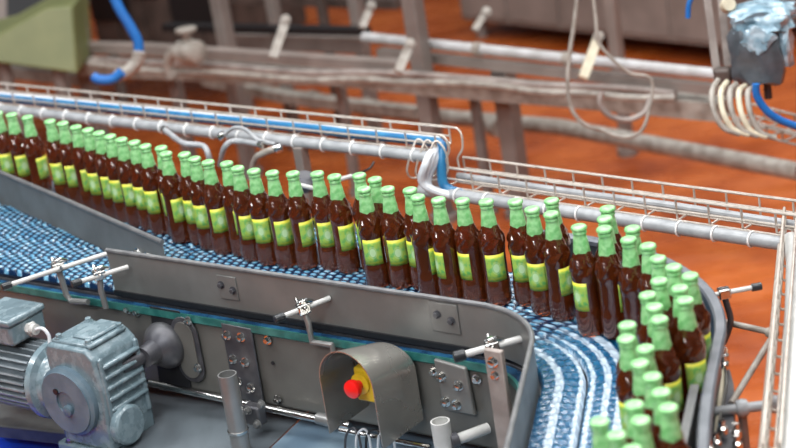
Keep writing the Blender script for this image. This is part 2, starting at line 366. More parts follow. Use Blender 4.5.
q = MB(); q.cyl(on_plate(273, 363), on_plate(273, 363)+FN*.002, .005, 12); q.build('hole', 'black', cf)
# stadium-shaped bearing plate behind the shaft
def stadium(c, w, h, n=10):
    pts = []
    for k in range(n+1): a = PI*k/n; pts.append(c+E1*math.cos(a)*w/2+E3*(h/2-w/2+math.sin(a)*w/2))
    for k in range(n+1): a = PI+PI*k/n; pts.append(c+E1*math.cos(a)*w/2+E3*(-(h/2-w/2)+math.sin(a)*w/2))
    return pts
c_ = on_plate(189, 349)
m_ = MB(); m_.prism(stadium(c_, .085, .175), FN*.006); bp_ = m_.build('slotted_plate', 'dark_steel', cf, 'tall rounded dark plate with bolts beside the shaft hub', bevel=.002)
m_ = MB(); m_.prism(stadium(c_+FN*.006, .060, .150), FN*.003); m_.build('slot', 'frame_steel', bp_, bevel=.001)
for bx, by in ((191, 319), (201, 366)):
    q = MB(); q.bolt(on_plate(bx, by)+FN*.01, FN, .008, .010); q.build('bolt', 'bright_steel', bp_)
plate(150, 306, 180, 311, 192, 392, 160, 386, [], 'black', 'black recessed plate behind the shaft hub', .002)
# guide rails --------------------------------------------------------
def rail_prof(h=.102, z0=1.0, th=.003):
    if z0 == 1.004: z0 = .984; h = .115
    return [(0, z0), (0, z0+h), (-th, z0+h), (-th, z0)]
def rim_prof(z=1.1, r=.006, n=10, off=-.0015): return [(off+r*math.cos(2*PI*k/n), z+r*math.sin(2*PI*k/n)*1.0) for k in range(n)]
gr = thing('guide_rail', 'front grey steel guide rail bending round towards the viewer', 'guide rail', L(.6, .0, 1.0), 'steel guide rails of the conveyor')
rb = path(0.0, 2.3, 0, 0, .02)
m_ = MB(); m_.sweep(rail_prof(.095, 1.004), rb); rp = m_.build('rail_plate', 'rail_steel', gr)
m_ = MB(); m_.sweep(rim_prof(1.1), rb); m_.build('rim', 'rim', gr, 'dark rounded top edge')
m_ = MB(); m_.sweep([(-.003, .980), (-.003, .994), (-.008, .994), (-.008, .980)], path(0.0, 1.1, 0, 0, .05)); m_.build('foot_shade', 'black', gr, 'black shade strip along the foot of the rail')  # black strip put in as the dark shadow line under the rail
def rail_pt(x, y): return att(x, y, T_OFF)
def splice(c, w=.075, h=.07):
    mb = MB(); mb.box(c+FN*.004, (w, .004, h), RC); s_ = mb.build('splice_plate', 'rail_steel', gr, bevel=.001)
    for a, b in ((-.018, .006), (.018, -.004)):
        q = MB(); q.bolt(c+FN*.006+E1*a+E3*b, FN, .007, .008); q.build('bolt', 'dark_steel', s_)
splice(rail_pt(446, 317)); splice(rail_pt(229, 287), .06, .06)
ga = thing('guide_rail', 'slanting grey steel guide rail at left between empty chains and bottles', 'guide rail', (-.85, 4.86, 1.0), 'steel guide rails of the conveyor')
pa = [V((-1.30, 5.56, 0)), V((-1.113, 5.274, 0)), V((-.91, 4.962, 0)), V((-.585, 4.452, 0))]
m_ = MB(); m_.sweep(rail_prof(.095, 1.004), pa); m_.build('rail_plate', 'rail_steel', ga)
m_ = MB(); m_.sweep(rim_prof(1.1, .007), pa); m_.build('rim', 'rim', ga, 'dark rounded top edge')
dr = (pa[3]-pa[2]).normalized(); nr = V((dr.y, -dr.x, 0))
for d_, a_ in ((.10, .02), (.15, .045)):
    q = MB(); q.bolt(pa[3]-dr*d_+nr*.003+E3*1.04, nr, .008, .01); q.build('bolt', 'bright_steel', ga)
# outer rail
go = thing('guide_rail', 'dark outer guide rail curving round behind the bottles in the bend', 'guide rail', path_pt(1.6, .39)+E3, 'steel guide rails of the conveyor')
ro = [path_pt(1.0+.02*i, ro_off(1.0+.02*i)+.005) for i in range(66)]
m_ = MB(); m_.sweep(rail_prof(.10, 1.0, .004), ro); m_.build('rail_plate', 'outer_rail', go, 'dark rail face')
m_ = MB(); m_.sweep([(-.006, 1.090), (-.006, 1.100), (-.002, 1.104), (.014, 1.104), (.018, 1.100), (.018, 1.090)], ro); m_.build('rim', 'rim_grey', go, 'wide grey top edge')
m_ = MB(); m_.sweep([(.006, .80), (.006, .985), (.010, .985), (.010, .80)], ro); m_.build('side_plate', 'frame_steel', go)
gi = thing('lane_divider', 'grey flat divider blade standing inside the outer rail at bottom right', 'guide rail', atz(692, 425, 1.05))
bl = [atz(697, 386, 1.1), atz(690, 420, 1.1), atz(681, 462, 1.1)]
m_ = MB(); m_.sweep([(0, -.09), (0, 0), (-.008, 0), (-.008, -.09)], bl); m_.build('blade', 'steel', gi)
m_ = MB(); m_.sweep([(.004, -.004), (.004, .004), (-.012, .004), (-.012, -.004)], bl); m_.build('rim', 'rim', gi)
# ------------------------------------------------------------------ bottles
SRC = (0, 0, 0)
def body_bottle():
    prof = [(.0001, .004), (.018, .003), (.0245, .0), (.0282, .003), (.0296, .009), (.0299, .02), (.0299, .045), (.0292, .052), (.0279, .058), (.0276, .07), (.0276, .09), (.0276, .112), (.0279, .120), (.0292, .126), (.0298, .133)]
    # shoulder curve down to the neck
    sh = [(.0298, .133), (.0298, .142), (.0288, .151), (.0266, .160), (.0232, .168), (.0198, .176), (.0172, .185), (.0152, .196), (.0134, .208), (.0128, .216), (.0128, .2265), (.0001, .2265)]
    P = [V((a, 0, b)) for a, b in prof] + smooth([V((a, 0, b)) for a, b in sh[:-1]], 5)[1:] + [V((sh[-1][0], 0, sh[-1][1]))]
    seg = 84; mb = MB()
    for p in P:
        for k in range(seg):
            a = 2*PI*k/seg; r = p.x
            if .133 < p.z < .172:                       # embossed chevrons round the shoulder
                u = (a*6/(2*PI)) % 1; v = (p.z-.152)/.018
                g = math.cos(2*PI*(u + .40*abs(v))); r += .0024*(max(0, g)**1.5*2-1)*max(0, 1-v*v)
            mb.v.append(V((r*math.cos(a), r*math.sin(a), p.z)))
    for i in range(len(P)-1):
        for k in range(seg):
            k2 = (k+1) % seg; mb.f.append((i*seg+k, i*seg+k2, (i+1)*seg+k2, (i+1)*seg+k)); mb.m.append(0)
    mb.f += [tuple(range(seg-1, -1, -1)), tuple((len(P)-1)*seg+k for k in range(seg))]; mb.m += [0, 0]
    return mb
b0 = thing('beer_bottle', 'x', 'bottle', (0, 0, 0))
HS = 1.047
body_bottle().build('glass_body', 'amber_glass', b0, ang=60, zs=HS)
def foil():
    prof = [(.0186, .1775), (.0180, .184), (.0168, .194), (.0156, .203), (.0146, .210), (.0137, .2150), (.0135, .2175), (.0150, .2195), (.0154, .2215), (.0146, .2235), (.0137, .2255), (.0150, .2275), (.0168, .2285), (.0170, .2315), (.0160, .2348), (.0125, .2364), (.006, .2372), (.0001, .2374)]
    mb = MB(); seg = 42
    for r, z in prof:
        for k in range(seg):
            a = 2*PI*k/seg; rr = r + (.0005*math.cos(21*a) if .2275 < z < .233 else 0) + (.0004*math.sin(5*a+z*300) if z < .215 else 0)
            mb.v.append(V((rr*math.cos(a), rr*math.sin(a), z + (.0012*math.sin(3*a) if z < .18 else 0))))
    for i in range(len(prof)-1):
        for k in range(seg):
            k2 = (k+1) % seg; mb.f.append((i*seg+k, i*seg+k2, (i+1)*seg+k2, (i+1)*seg+k)); mb.m.append(0)
    mb.f.append(tuple((len(prof)-1)*seg+k for k in range(seg))); mb.m.append(0)
    return mb
foil().build('foil', 'foil', b0, 'light green foil over cap and neck', ang=50, zs=HS)
def paper():
    mb = MB(); n = 16; span = math.radians(100)
    for z in (.0585, .075, .090, .106, .1195):
        for k in range(n+1):
            a = -PI/2-span/2+span*k/n
            for r in (.02815,): mb.v.append(V((r*math.cos(a), r*math.sin(a), z)))
    W = n+1
    for i in range(4):
        for k in range(n): mb.f.append((i*W+k, i*W+k+1, (i+1)*W+k+1, (i+1)*W+k)); mb.m.append(0)
    return mb
pl_ = paper().build('paper_label', 'paper_label', b0, 'green label with yellow top band', zs=HS); sm = pl_.modifiers.new('thick', 'SOLIDIFY'); sm.thickness = .0003
BP = [(-1.1147, 5.4306), (-1.0671, 5.3888), (-1.0125, 5.333), (-0.9362, 5.2516), (-0.8945, 5.2079), (-0.8504, 5.1484), (-0.8117, 5.099), (-0.7756, 5.0506), (-0.74, 5.0017), (-0.7045, 4.9529), (-0.6658, 4.9065), (-0.6325, 4.8561), (-0.5867, 4.8168), (-0.5709, 4.7585), (-0.5198, 4.7263), (-0.4907, 4.6734), (-0.4536, 4.6257), (-0.4047, 4.5902), (-0.3751, 4.5376), (-0.3332, 4.4941), (-0.2867, 4.4555), (-0.2353, 4.4238), (-0.1752, 4.3946), (-0.1339, 4.3505), (-0.0739, 4.3304), (-0.038, 4.2818), (-0.0663, 4.2234), (-0.0116, 4.1979), (0.0394, 4.1655), (0.054, 4.1069), (0.0993, 4.0669), (0.1512, 4.036), (0.2024, 4.0041), (0.2652, 3.9745), (0.295, 3.9085), (0.331, 3.8601), (0.3432, 3.945), (0.377, 3.7567), (0.4515, 3.8396), (0.4368, 3.781), (0.4261, 3.7215), (0.4818, 3.6981), (0.4638, 3.6404), (0.4949, 3.5886), (0.5018, 3.5127), (0.5221, 3.4558), (0.5437, 3.3995), (0.4829, 3.3993), (0.5134, 3.3472), (0.5116, 3.2868), (0.4498, 3.3392), (0.4517, 3.2788), (0.4497, 3.2185), (0.3894, 3.2152), (0.3777, 3.1559), (0.403, 3.1011), (0.3834, 3.044), (0.3938, 2.9828), (0.3973, 2.9173), (0.3981, 2.8561), (0.3455, 2.8861), (0.346, 2.8257), (0.2992, 2.7874), (0.28, 2.8447), (0.3153, 2.7292)]
ROTS = {22: 0, 23: 25, 24: -40, 25: 30, 26: -8, 27: 2, 28: -25, 29: 62, 30: -68, 31: -55, 32: 5, 33: -12, 34: -25, 35: 50, 36: -30, 37: -48, 38: 60, 39: -65, 40: 80, 21: 35, 20: 10, 19: -20, 41: 70, 42: 75, 49: 25, 46: 60, 52: 40, 55: 60, 1: 10, 0: -10, 3: -20, 2: 45, 5: 20}
W1 = ['', 'first', 'second', 'third', 'fourth', 'fifth', 'sixth', 'seventh', 'eighth', 'ninth', 'tenth', 'eleventh', 'twelfth', 'thirteenth', 'fourteenth', 'fifteenth', 'sixteenth', 'seventeenth', 'eighteenth', 'nineteenth']
W2 = {2: 'twent', 3: 'thirt', 4: 'fort'}
def word(n):
    if n < 20: return W1[n]
    return W2[n//10]+('ieth' if n % 10 == 0 else 'y-'+W1[n % 10])
proj = lambda p: (V((p[0], p[1], 1.235))-CP).dot(CX)/(V((p[0], p[1], 1.235))-CP).dot(FW)
order = {i: k+1 for k, i in enumerate(sorted(range(38), key=lambda i: proj(BP[i])))}
kids = list(b0.children)
for i, (x, y) in enumerate(BP):
    x *= .9923; y *= .9923
    if i == 0: o = b0; ch = kids
    else:
        o = b0.copy(); COL.objects.link(o); ch = []
        for c in kids: d = c.copy(); COL.objects.link(d); d.parent = o; ch.append(d)
    rot = ROTS.get(i, random.uniform(-45, 40))
    view = math.degrees(math.atan2(x, y))                # turn relative to the line of sight
    o.location = (x, y, 1.0); o.rotation_euler = (0, 0, math.radians(rot-view))
    if i < 38: lab = 'amber beer bottle with green foiled neck, %s from left in the long row' % word(order[i]); g = 'beer bottles in the long row'
    elif i < 50: lab = 'amber beer bottle rounding the bend by the outer rail, %s from its far end' % word(i-37); g = 'beer bottles along the outer rail'
    else: lab = 'amber beer bottle in inner column beside the bare chains, %s from far end' % word(i-49); g = 'beer bottles in the inner column'
    tag(o, lab, 'bottle', g)
# ------------------------------------------------------------------ rail clamps
def clamp(label, knob, far, block, up=None, tk=-.17, tf=-.005, knob_r=.0095, zr=None, planes=None, rod_r=.0062, upm='steel'):
    if zr: A = atz(*knob, zr); B = atz(*far, zr); C = atz(*block, zr)
    else: A = att(*knob, tk); B = att(*far, tf); u = (block[0]-knob[0])/(far[0]-knob[0]); C = A.lerp(B, u)
    t = thing('rail_clamp', label, 'clamp', C-E3*.05, 'guide rail clamps')
    d = (B-A).normalized()
    m = MB(); m.cyl(A+d*.006, B, rod_r, 14); m.build('rod', 'conduit_white', t)
    m = MB(); m.tube([A-d*.012, A-d*.010, A+d*.012, A+d*.014], [knob_r*.8, knob_r, knob_r, knob_r*.8], 16); m.build('knob', 'black_knob', t, 'black plastic end knob')
    m = MB(); sd = d.cross(E3).normalized(); R = Matrix((d, sd, d.cross(sd)*-1)).transposed()
    m.box(C, (.030, .022, .024), R); m.box(C+E3*.016, (.018, .016, .012), R); m.build('clamp_block', 'bright_steel', t, bevel=.003)
    m = MB(); m.tube([C-sd*.026+E3*.004, C+sd*.026+E3*.004], .0045, 10); m.tube([C-sd*.026+E3*.004, C-sd*.034+E3*.016], [.005, .0035], 8)
    m.tube([C+d*.026+E3*.010, C+d*.010+sd*.004+E3*.018, C-d*.014+E3*.016], [.004, .006, .004], 8); m.build('tee_handle', 'bright_steel', t)
    if up:
        pts = [C-E3*.008]+[att(a, b, (C-O).dot(E2)) for a, b in up]
        m = MB(); m.tube(pts[:1]+pts[1:], .0075, 10); m.build('bent_upright', upm, t, 'bent steel upright strap')
    return t
clamp('long white rod clamp with black knob, reaching over the empty chains at left', (6, 286), (109, 253), (58, 267), [(62, 280), (66, 294), (71, 301), (88, 302)], zr=1.075)
clamp('short white rod clamp with knob where the front rail begins at left', (76, 283), (128, 267), (99, 275), [(101, 290), (106, 308)], zr=1.07)
clamp('white rod clamp on bent strap above the emergency stop hood', (279, 318), (330, 298), (303, 309), [(308, 322), (312, 342), (332, 345), (334, 358)], tk=-.12, tf=-.003)
clamp('white rod clamp with black knob on brown post, by the bend of the front rail', (459, 356), (524, 338), (492, 346), None, tk=-.13, tf=-.03, knob_r=.0125, rod_r=.008)
# outer clamp
C5 = atz(724, 293, 1.06)
t = thing('rail_clamp', 'white rod clamp with black knob outside the dark outer rail, over orange floor', 'clamp', C5-E3*.05, 'guide rail clamps')
A5 = atz(756, 287, 1.06); d5 = (A5-C5).normalized(); s5 = d5.cross(E3)
m = MB(); m.cyl(C5-d5*.03, A5, .0055, 14); m.build('rod', 'conduit_white', t)
m = MB(); m.cyl(A5-d5*.010, A5+d5*.012, .0085, 16); m.build('knob', 'black_knob', t, 'black plastic end knob', bevel=.001)
m = MB(); m.box(C5, (.026, .024, .022), Matrix((d5, s5, E3)).transposed()); m.box(C5-d5*.03+E3*.006, (.016, .03, .014), Matrix((d5, s5, E3)).transposed()); m.build('clamp_block', 'bright_steel', t, bevel=.003)
m = MB(); m.tube(smooth([C5-E3*.01, C5-E3*.03+d5*.004, C5-E3*.07+d5*.008, C5-E3*.115-d5*.012], 4), .007, 10); m.build('bent_upright', 'dark_steel', t)
# post under the front bend clamp
tp = att(494, 352, -.105); t = thing('support_post', 'brownish flat steel post below the rod clamp near the bend', 'post', V((tp.x, tp.y, .80)))
m = MB(); m.box(V((tp.x, tp.y, .93)), (.044, .014, .25), RC); m.build('strap', 'bg_beam', t, bevel=.003)
m = MB(); m.bolt(tp+FN*.007-E3*.02, FN, .009, .012); m.bolt(tp+FN*.007-E3*.05, FN, .007, .01); m.build('bolt', 'bright_steel', t)
# tubes in front of the frame
def tube_post(label, px, tt, r, z0, mt, ring=True, tilt=(0, 0)):
    p = att(*px, tt); t = thing('tube_post', label, 'post', V((p.x, p.y, z0)))
    m = MB(); prof = [(r, z0-p.z), (r, 0), (r*.86, 0), (r*.86, -.03), (.0001, -.03)]
    m.lathe(prof, p, (tilt[0], tilt[1], 1), 28); m.build('tube', mt, t, ang=40)
    if ring: m = MB(); m.lathe([(r*1.0, -.150), (r*1.12, -.149), (r*1.12, -.143), (r*1.0, -.142)], p, (tilt[0], tilt[1], 1), 28); m.build('collar', 'bright_steel', t)
    return t
tube_post('upright brownish steel tube with open top, in front of the conveyor frame', (227, 374), -.16, .0225, .0, 'steel')
tube_post('pale tube end with dark open top, below the emergency stop hood', (440, 421), -.14, .021, .0, 'conduit_white', False)
t = thing('cross_tube', 'short pale horizontal tube joining the pale post to the frame', 'pipe', att(470, 432, -.09))
m = MB(); m.cyl(att(453, 441, -.13), att(488, 428, -.05), .012, 18); m.build('tube', 'conduit_white', t)
m = MB(); m.cyl(att(450, 442, -.135), att(457, 439.5, -.12), .018, 18); m.build('socket', 'dark_steel', t)
# rod and cables below the frame
t = thing('tie_rod', 'long shiny steel rod along the lower edge of the conveyor frame', 'rod', L(.5, -.05, .75))
m = MB(); m.cyl(att(150, 383, -.07), att(350, 426, -.07), .009, 14); m.build('rod', 'bright_steel', t)
m = MB(); m.cyl(att(318, 418, -.07), att(334, 422, -.07), .014, 14); m.build('nut', 'steel', t)
t = thing('control_cable', 'thin dark and white cables hanging in loops below the hood', 'cable', att(365, 435, -.10))
for k, (x0, x1) in enumerate(((345, 362), (356, 372), (366, 384), (378, 396))):
    m = MB(); m.tube(smooth([att(x0, 455, -.12), att(x0+1, 436, -.12), att((x0+x1)/2, 428+k, -.12), att(x1-3, 437, -.12), att(x1, 456, -.12)], 5), .003, 8)
    m.build('cable', ['dark_steel', 'white_cable', 'black', 'white_cable'][k], t)
m = MB(); m.tube([att(340, 430, -.1), att(430, 447, -.1)], .006, 10); m.build('carrier_rod', 'bright_steel', t)
# small dark bolts cluster at foot of tube
t = thing('rod_bracket', 'small dark bracket with nuts on the rod beside the brownish tube', 'bracket', att(256, 415, -.09))
m = MB(); m.box(att(255, 414, -.09), (.05, .03, .05), RC); m.build('block', 'dark_steel', t, bevel=.006)
for a in ((248, 410), (262, 404), (258, 424)):
    m = MB(); m.bolt(att(*a, -.11), FN, .008, .01); m.build('bolt', 'steel', t)
# drip sheets
t = thing('drip_tray', 'dull grey steel drip sheet below the conveyor frame', 'tray', L(.4, -.2, .70))
m = MB(); q = [L(-.1, .30, .752), L(.52, .30, .752), L(.58, -.60, .66), L(.16, -.48, .68)]; m.prism(q, -E3*.004); m.build('sheet', 'tray_sheet', t)
m = MB(); q2 = [L(.525, .30, .752), L(1.5, .25, .752), L(1.6, -.62, .66), L(.585, -.60, .66)]; m.prism(q2, -E3*.004); m.build('sheet', 'tray_blue', t, 'pale blue grey wet sheet')
q = [q[0], q[1], q2[2], q[3]]
m = MB(); m.tube([q[3], q[2]], .006, 8); m.build('rolled_edge', 'steel', t)
t = thing('motor_bracket', 'grey steel plate carrying the blue grey gearmotor', 'bracket', L(-.1, -.3, .66))
zz = .672
e_ = [atz(-15, 402, zz), atz(-15, 424, zz), atz(75, 434, zz), atz(150, 452, zz), atz(175, 436, zz), L(.16, -.06, zz), L(-.6, -.06, zz)]
m = MB(); m.prism(e_, -E3*.006); m.build('plate', 'steel', t, bevel=.002)
m = MB(); m.beam(e_[1]-E3*.018, e_[2]-E3*.018, .004, .03); m.beam(e_[2]-E3*.018, e_[3]-E3*.018, .004, .03); m.build('flange', 'dark_steel', t)
t = thing('plastic_crate', 'bright blue plastic crate below the gearmotor at bottom left', 'crate', atz(60, 470, .30))
c0 = atz(95, 480, .5)
m = MB()
for a, b, sx, sy in ((0, -.24, .80, .012), (0, .24, .80, .012), (-.4, 0, .012, .48), (.4, 0, .012, .48)):
    m.box(V((c0.x-.12, c0.y, .46))+E1*a+E2*b, (sx, sy, .30), RC)
m.box(V((c0.x-.12, c0.y, .585)), (.79, .47, .012), RC); m.build('walls', 'blue_plastic', t, bevel=.004)
m = MB()
for a, b, sx, sy in ((0, -.25, .84, .03), (0, .25, .84, .03), (-.41, 0, .03, .5), (.41, 0, .03, .5)):
    m.box(V((c0.x-.12, c0.y, .61))+E1*a+E2*b, (sx, sy, .02), RC)
m.build('rim', 'blue_plastic', t, bevel=.004)
t2 = thing('support_stand', 'steel stand under the blue crate', 'stand', V((c0.x-.12, c0.y, 0)))
for a in (-.35, .35):
    for b in (-.2, .2):
        m = MB(); m.cyl(V((c0.x-.12, c0.y, 0))+E1*a+E2*b, V((c0.x-.12, c0.y, .31))+E1*a+E2*b, .02); m.build('leg', 'steel', t2)
# ------------------------------------------------------------------ emergency stop hood
hc = L(.890, 0, 0)                                         # centre line of the arch at t=-.2
def hp(a, t_, z): return L(.8955+a, t_, z-(.045*max(0, z-.90)/.145)*(t_+.205)/.15)
t = thing('button_hood', 'bent stainless steel hood sheltering the emergency stop button', 'hood', hp(0, -.13, .84))
hw = .074; zt = 1.045; zb = .836
arch = [(-hw, zb)] + [(-hw, .93)]
for k in range(0, 17):
    a = PI-PI*k/16; arch.append((hw*math.cos(a), .968+.078*math.sin(a)))
arch += [(hw, .93), (hw, zb-.012)]
inn = [(x*.972, z-.002 if z > .968 else z) for x, z in arch]
m = MB(); NA = len(arch)
front = [hp(x, -.205, z) for x, z in arch]; frin = [hp(x, -.205, z) for x, z in inn]
back = [hp(x, -.055, z) for x, z in arch]; bkin = [hp(x, -.055, z) for x, z in inn]
m.v = front+frin+back+bkin
for i in range(NA-1):
    for a, b in ((0, 2), (3, 1), (1, 0), (2, 3)): m.f.append((a*NA+i, a*NA+i+1, b*NA+i+1, b*NA+i)); m.m.append(0)
for i in (0, NA-1): m.f.append((i, NA+i, 3*NA+i, 2*NA+i)); m.m.append(0)
m.build('arched_sheet', 'hood_steel', t, ang=30)
m = MB(); m.prism([hp(x*.97, -.062, z-.002) for x, z in arch], E2*.003); m.build('back_plate', 'frame_steel', t, 'dark back plate inside the hood')
t = thing('emergency_stop', 'red mushroom push button on yellow box inside the steel hood', 'button', hp(.0, -.12, .92))
m = MB(); m.box(hp(.016, -.115, .955), (.066, .085, .080), RC); m.build('box', 'yellow', t, 'yellow switch box', bevel=.005)
m = MB(); m.lathe([(.011, 0), (.011, .022), (.020, .024), (.0215, .030), (.020, .037), (.012, .041), (.0001, .042)], hp(.002, -.158, .955), FN, 28); m.build('push_button', 'red', t, 'red mushroom head')
m = MB(); m.lathe([(.024, 0), (.024, .006), (.018, .008)], hp(.002, -.158, .955), FN, 28); m.build('collar', 'yellow', t)
# ------------------------------------------------------------------ gearmotor
def G(a, b, c): return L(.100+a, -.20-b*1.0, .852+c)       # a along, b towards viewer, c up
gm = thing('gearmotor', 'wet blue grey painted gearmotor with finned motor and round flange, bottom left', 'gearmotor', G(-.05, 0, -.17))
m = MB(); hx = .085
body = [(-hx, -.148), (hx, -.148), (hx+.004, .02), (hx-.004, .095), (hx-.028, .118), (-hx+.012, .118), (-hx, .10)]
m.prism([G(a, .075, c) for a, c in body], E2*.150)
hs = m.build('gear_housing', 'paint_grey', gm, bevel=.008)
m = MB()                                                   # ribs on the end facing right
for k in range(5):
    z = .070-k*.028
    m.box(G(hx+.005, -.002, z), (.016, .125, .012), RC)
for b in (-.06, .06): m.box(G(hx+.003, b, .0), (.012, .014, .19), RC)
m.build('ribs', 'paint_grey', hs, bevel=.005)
m = MB(); m.box(G(0, 0, .120), (.135, .125, .012), RC); m.box(G(.02, -.01, .130), (.07, .10, .010), RC); m.build('top_cover', 'paint_grey', gm, bevel=.006)
for a, b in ((-.05, .05), (.05, .05), (-.05, -.05), (.055, -.05)):
    m = MB(); m.bolt(G(a, b, .126), E3, .008, .009); m.build('bolt', 'paint_grey', gm)
m = MB(); m.lathe([(.088, 0), (.088, .014), (.080, .020), (.080, .024), (.030, .024), (.030, .019), (.0001, .019)], G(-.022, .075, -.022), FN, 44); dsc = m.build('flange_disc', 'paint_disc', gm, 'smooth round blue grey cover disc')
m = MB(); m.lathe([(.014, 0), (.014, .010), (.011, .012), (.0001, .012)], G(-.016, .095, -.040), FN, 20); m.build('hub_cap', 'paint_disc', dsc)
m = MB(); m.cyl(G(-.046, .098, .006), G(-.046, .102, .006), .008, 14); m.build('plug', 'black', dsc)
m = MB(); m.lathe([(.046, 0), (.050, .004), (.050, .020), (.044, .026), (.0001, .028)], G(hx+.004, .030, -.090), E1, 34); m.build('end_cap', 'paint_grey', gm, 'small round textured cover cap', bevel=.001)
m = MB(); m.box(G(-.01, .0, -.158), (.19, .17, .022), RC); m.build('foot', 'paint_grey', gm, bevel=.006)
for a in (-.07, .07):
    m = MB(); m.bolt(G(a, .07, -.147), E3, .009, .010); m.build('bolt', 'bright_steel', gm)
MA = -E1; mc = G(-hx, .02, -.010)
m = MB(); m.lathe([(.070, 0), (.078, .010), (.082, .030), (.098, .036), (.100, .052), (.088, .058), (.082, .064)], mc, MA, 40); m.build('motor_flange', 'paint_grey', gm)
m = MB(); m.lathe([(.066, .05), (.066, .30), (.05, .31)], mc, MA, 36); mo = m.build('motor_body', 'paint_fin', gm)
m = MB()
for k in range(30):
    an = 2*PI*k/30
    if abs(math.cos(an-0)) > 2: continue
    dirv = E3*math.sin(an)+E2*math.cos(an); tn = -E3*math.cos(an)+E2*math.sin(an)
    R = Matrix((MA, tn, dirv)).transposed()
    m.box(mc+MA*.18+dirv*.076, (.22, .0045, .026), R)
m.build('cooling_fins', 'paint_fin', mo)
m = MB(); m.lathe([(.090, .29), (.092, .30), (.092, .36), (.07, .38), (.0001, .38)], mc, MA, 36); m.build('fan_cowl', 'paint_fin', gm)
jb = mc+MA*.175+E3*.128
m = MB(); m.box(jb, (.135, .115, .055), RC); jx = m.build('terminal_box', 'paint_grey', gm, 'blue grey terminal box on top of motor', bevel=.008)
m = MB(); m.box(jb+E3*.034, (.145, .125, .018), RC); m.build('lid', 'paint_grey', jx, bevel=.006)
m = MB(); m.cyl(jb+E1*.066, jb+E1*.095, .014, 14); m.cyl(jb+E1*.075, jb+E1*.084, .018, 6); m.build('cable_gland', 'conduit_white', jx, 'pale cable gland')
m = MB(); m.tube(smooth([jb+E1*.093, jb+E1*.12+E3*.006, jb+E1*.137-E3*.012, jb+E1*.132-E3*.05, jb+E1*.10+E2*.06-E3*.07], 5), .0045, 8); m.build('power_lead', 'white_cable', gm, 'short white looped cable')
# output shaft and hub
hb = on_plate(168, 343)
m = MB(); m.lathe([(.056, -.0), (.061, .012), (.059, .022), (.046, .040), (.030, .052), (.026, .09)], hb, FN, 32); m.build('shaft_hub', 'dark_steel', gm, 'dark cone shaped bearing hub')
m = MB(); m.cyl(hb+FN*.03, V((hb.x, hb.y, hb.z))+FN*.15-E1*.02, .020, 20); m.build('output_shaft', 'dark_steel', gm)
# ------------------------------------------------------------------ wire basket cable trays
def basket(name, label, P, Q, wdt, h, along_n, r=.0030, side=1, pipe=None, mt='zinc_wire', loopend=False):
    P = V(P); Q = V(Q); d = (Q-P).normalized(); q = V((-d.y, d.x, 0))*side; up = E3
    t = thing(name, label, 'cable tray', (P+Q)/2, 'wire basket cable trays')
    m = MB(); n = along_n
    for a, z in ((0, h), (0, h*.45), (wdt, h), (wdt, h*.45), (0, 0), (wdt*.5, 0), (wdt, 0)):
        m.tube([P+q*a+up*z, Q+q*a+up*z], r if z < h else r*1.25, 6)
    for k in range(n+1):
        c = P.lerp(Q, k/n)
        m.tube([c+up*h, c+up*.006, c+q*.006, c+q*(wdt-.006), c+q*wdt+up*.006, c+q*wdt+up*h], r, 6)
    m.build('wire_basket', mt, t)
    return t, P, Q, d, q
# upper tray behind the long row
U0 = atz(-25, 101, 1.12); U1 = atz(437, 151, 1.12)
t, P, Q, d, q = basket('wire_cable_tray', 'long upper wire cable tray behind the left part of the bottle row', U0, U1, .062, .046, 19)
m = MB(); m.tube([P-q*.018-E3*.012, Q-q*.018-E3*.012], .0155, 16); m.build('conduit_pipe', 'conduit', t, 'grey pipe carried along the tray front')
m = MB()
m.tube(smooth([Q+E3*.046, Q+d*.025+E3*.044, Q+d*.040+E3*.030, Q+d*.042+E3*.005, Q+d*.028-E3*.020, Q+d*.030-E3*.045], 4), .003, 8)
m.tube(smooth([Q+q*.062+E3*.046, Q+d*.030+q*.060+E3*.044, Q+d*.048+q*.052+E3*.028, Q+d*.050+q*.045-E3*.005, Q+d*.034+q*.040-E3*.030, Q+d*.038+q*.035-E3*.055], 4), .003, 8)
for k in (0, 1, 2):
    c = Q-d*(.055-.03*k)-q*.004
    m.tube(smooth([c+E3*.03, c+E3*.0-q*.02-d*.012, c-E3*.05-q*.034-d*.026, c-E3*.075-q*.02-d*.02, c-E3*.06+d*.02, c-E3*.0+d*.028], 5, True), .0028, 8, cyc=True)
m.build('end_loops', 'zinc_wire', t, 'bent wire loops at the tray end')
for k in range(18):
    c = P.lerp(Q, (k+.4)/18)-q*.018-E3*.012
    m = MB(); m.tube([c+(q*math.cos(a)+E3*math.sin(a))*.0175 for a in [2*PI*j/12 for j in range(12)]], .0022, 6, cyc=True); m.tube([c+E3*.016, c+E3*.022], [.0065, .005], 8); m.build('cable_tie', 'tie', t)
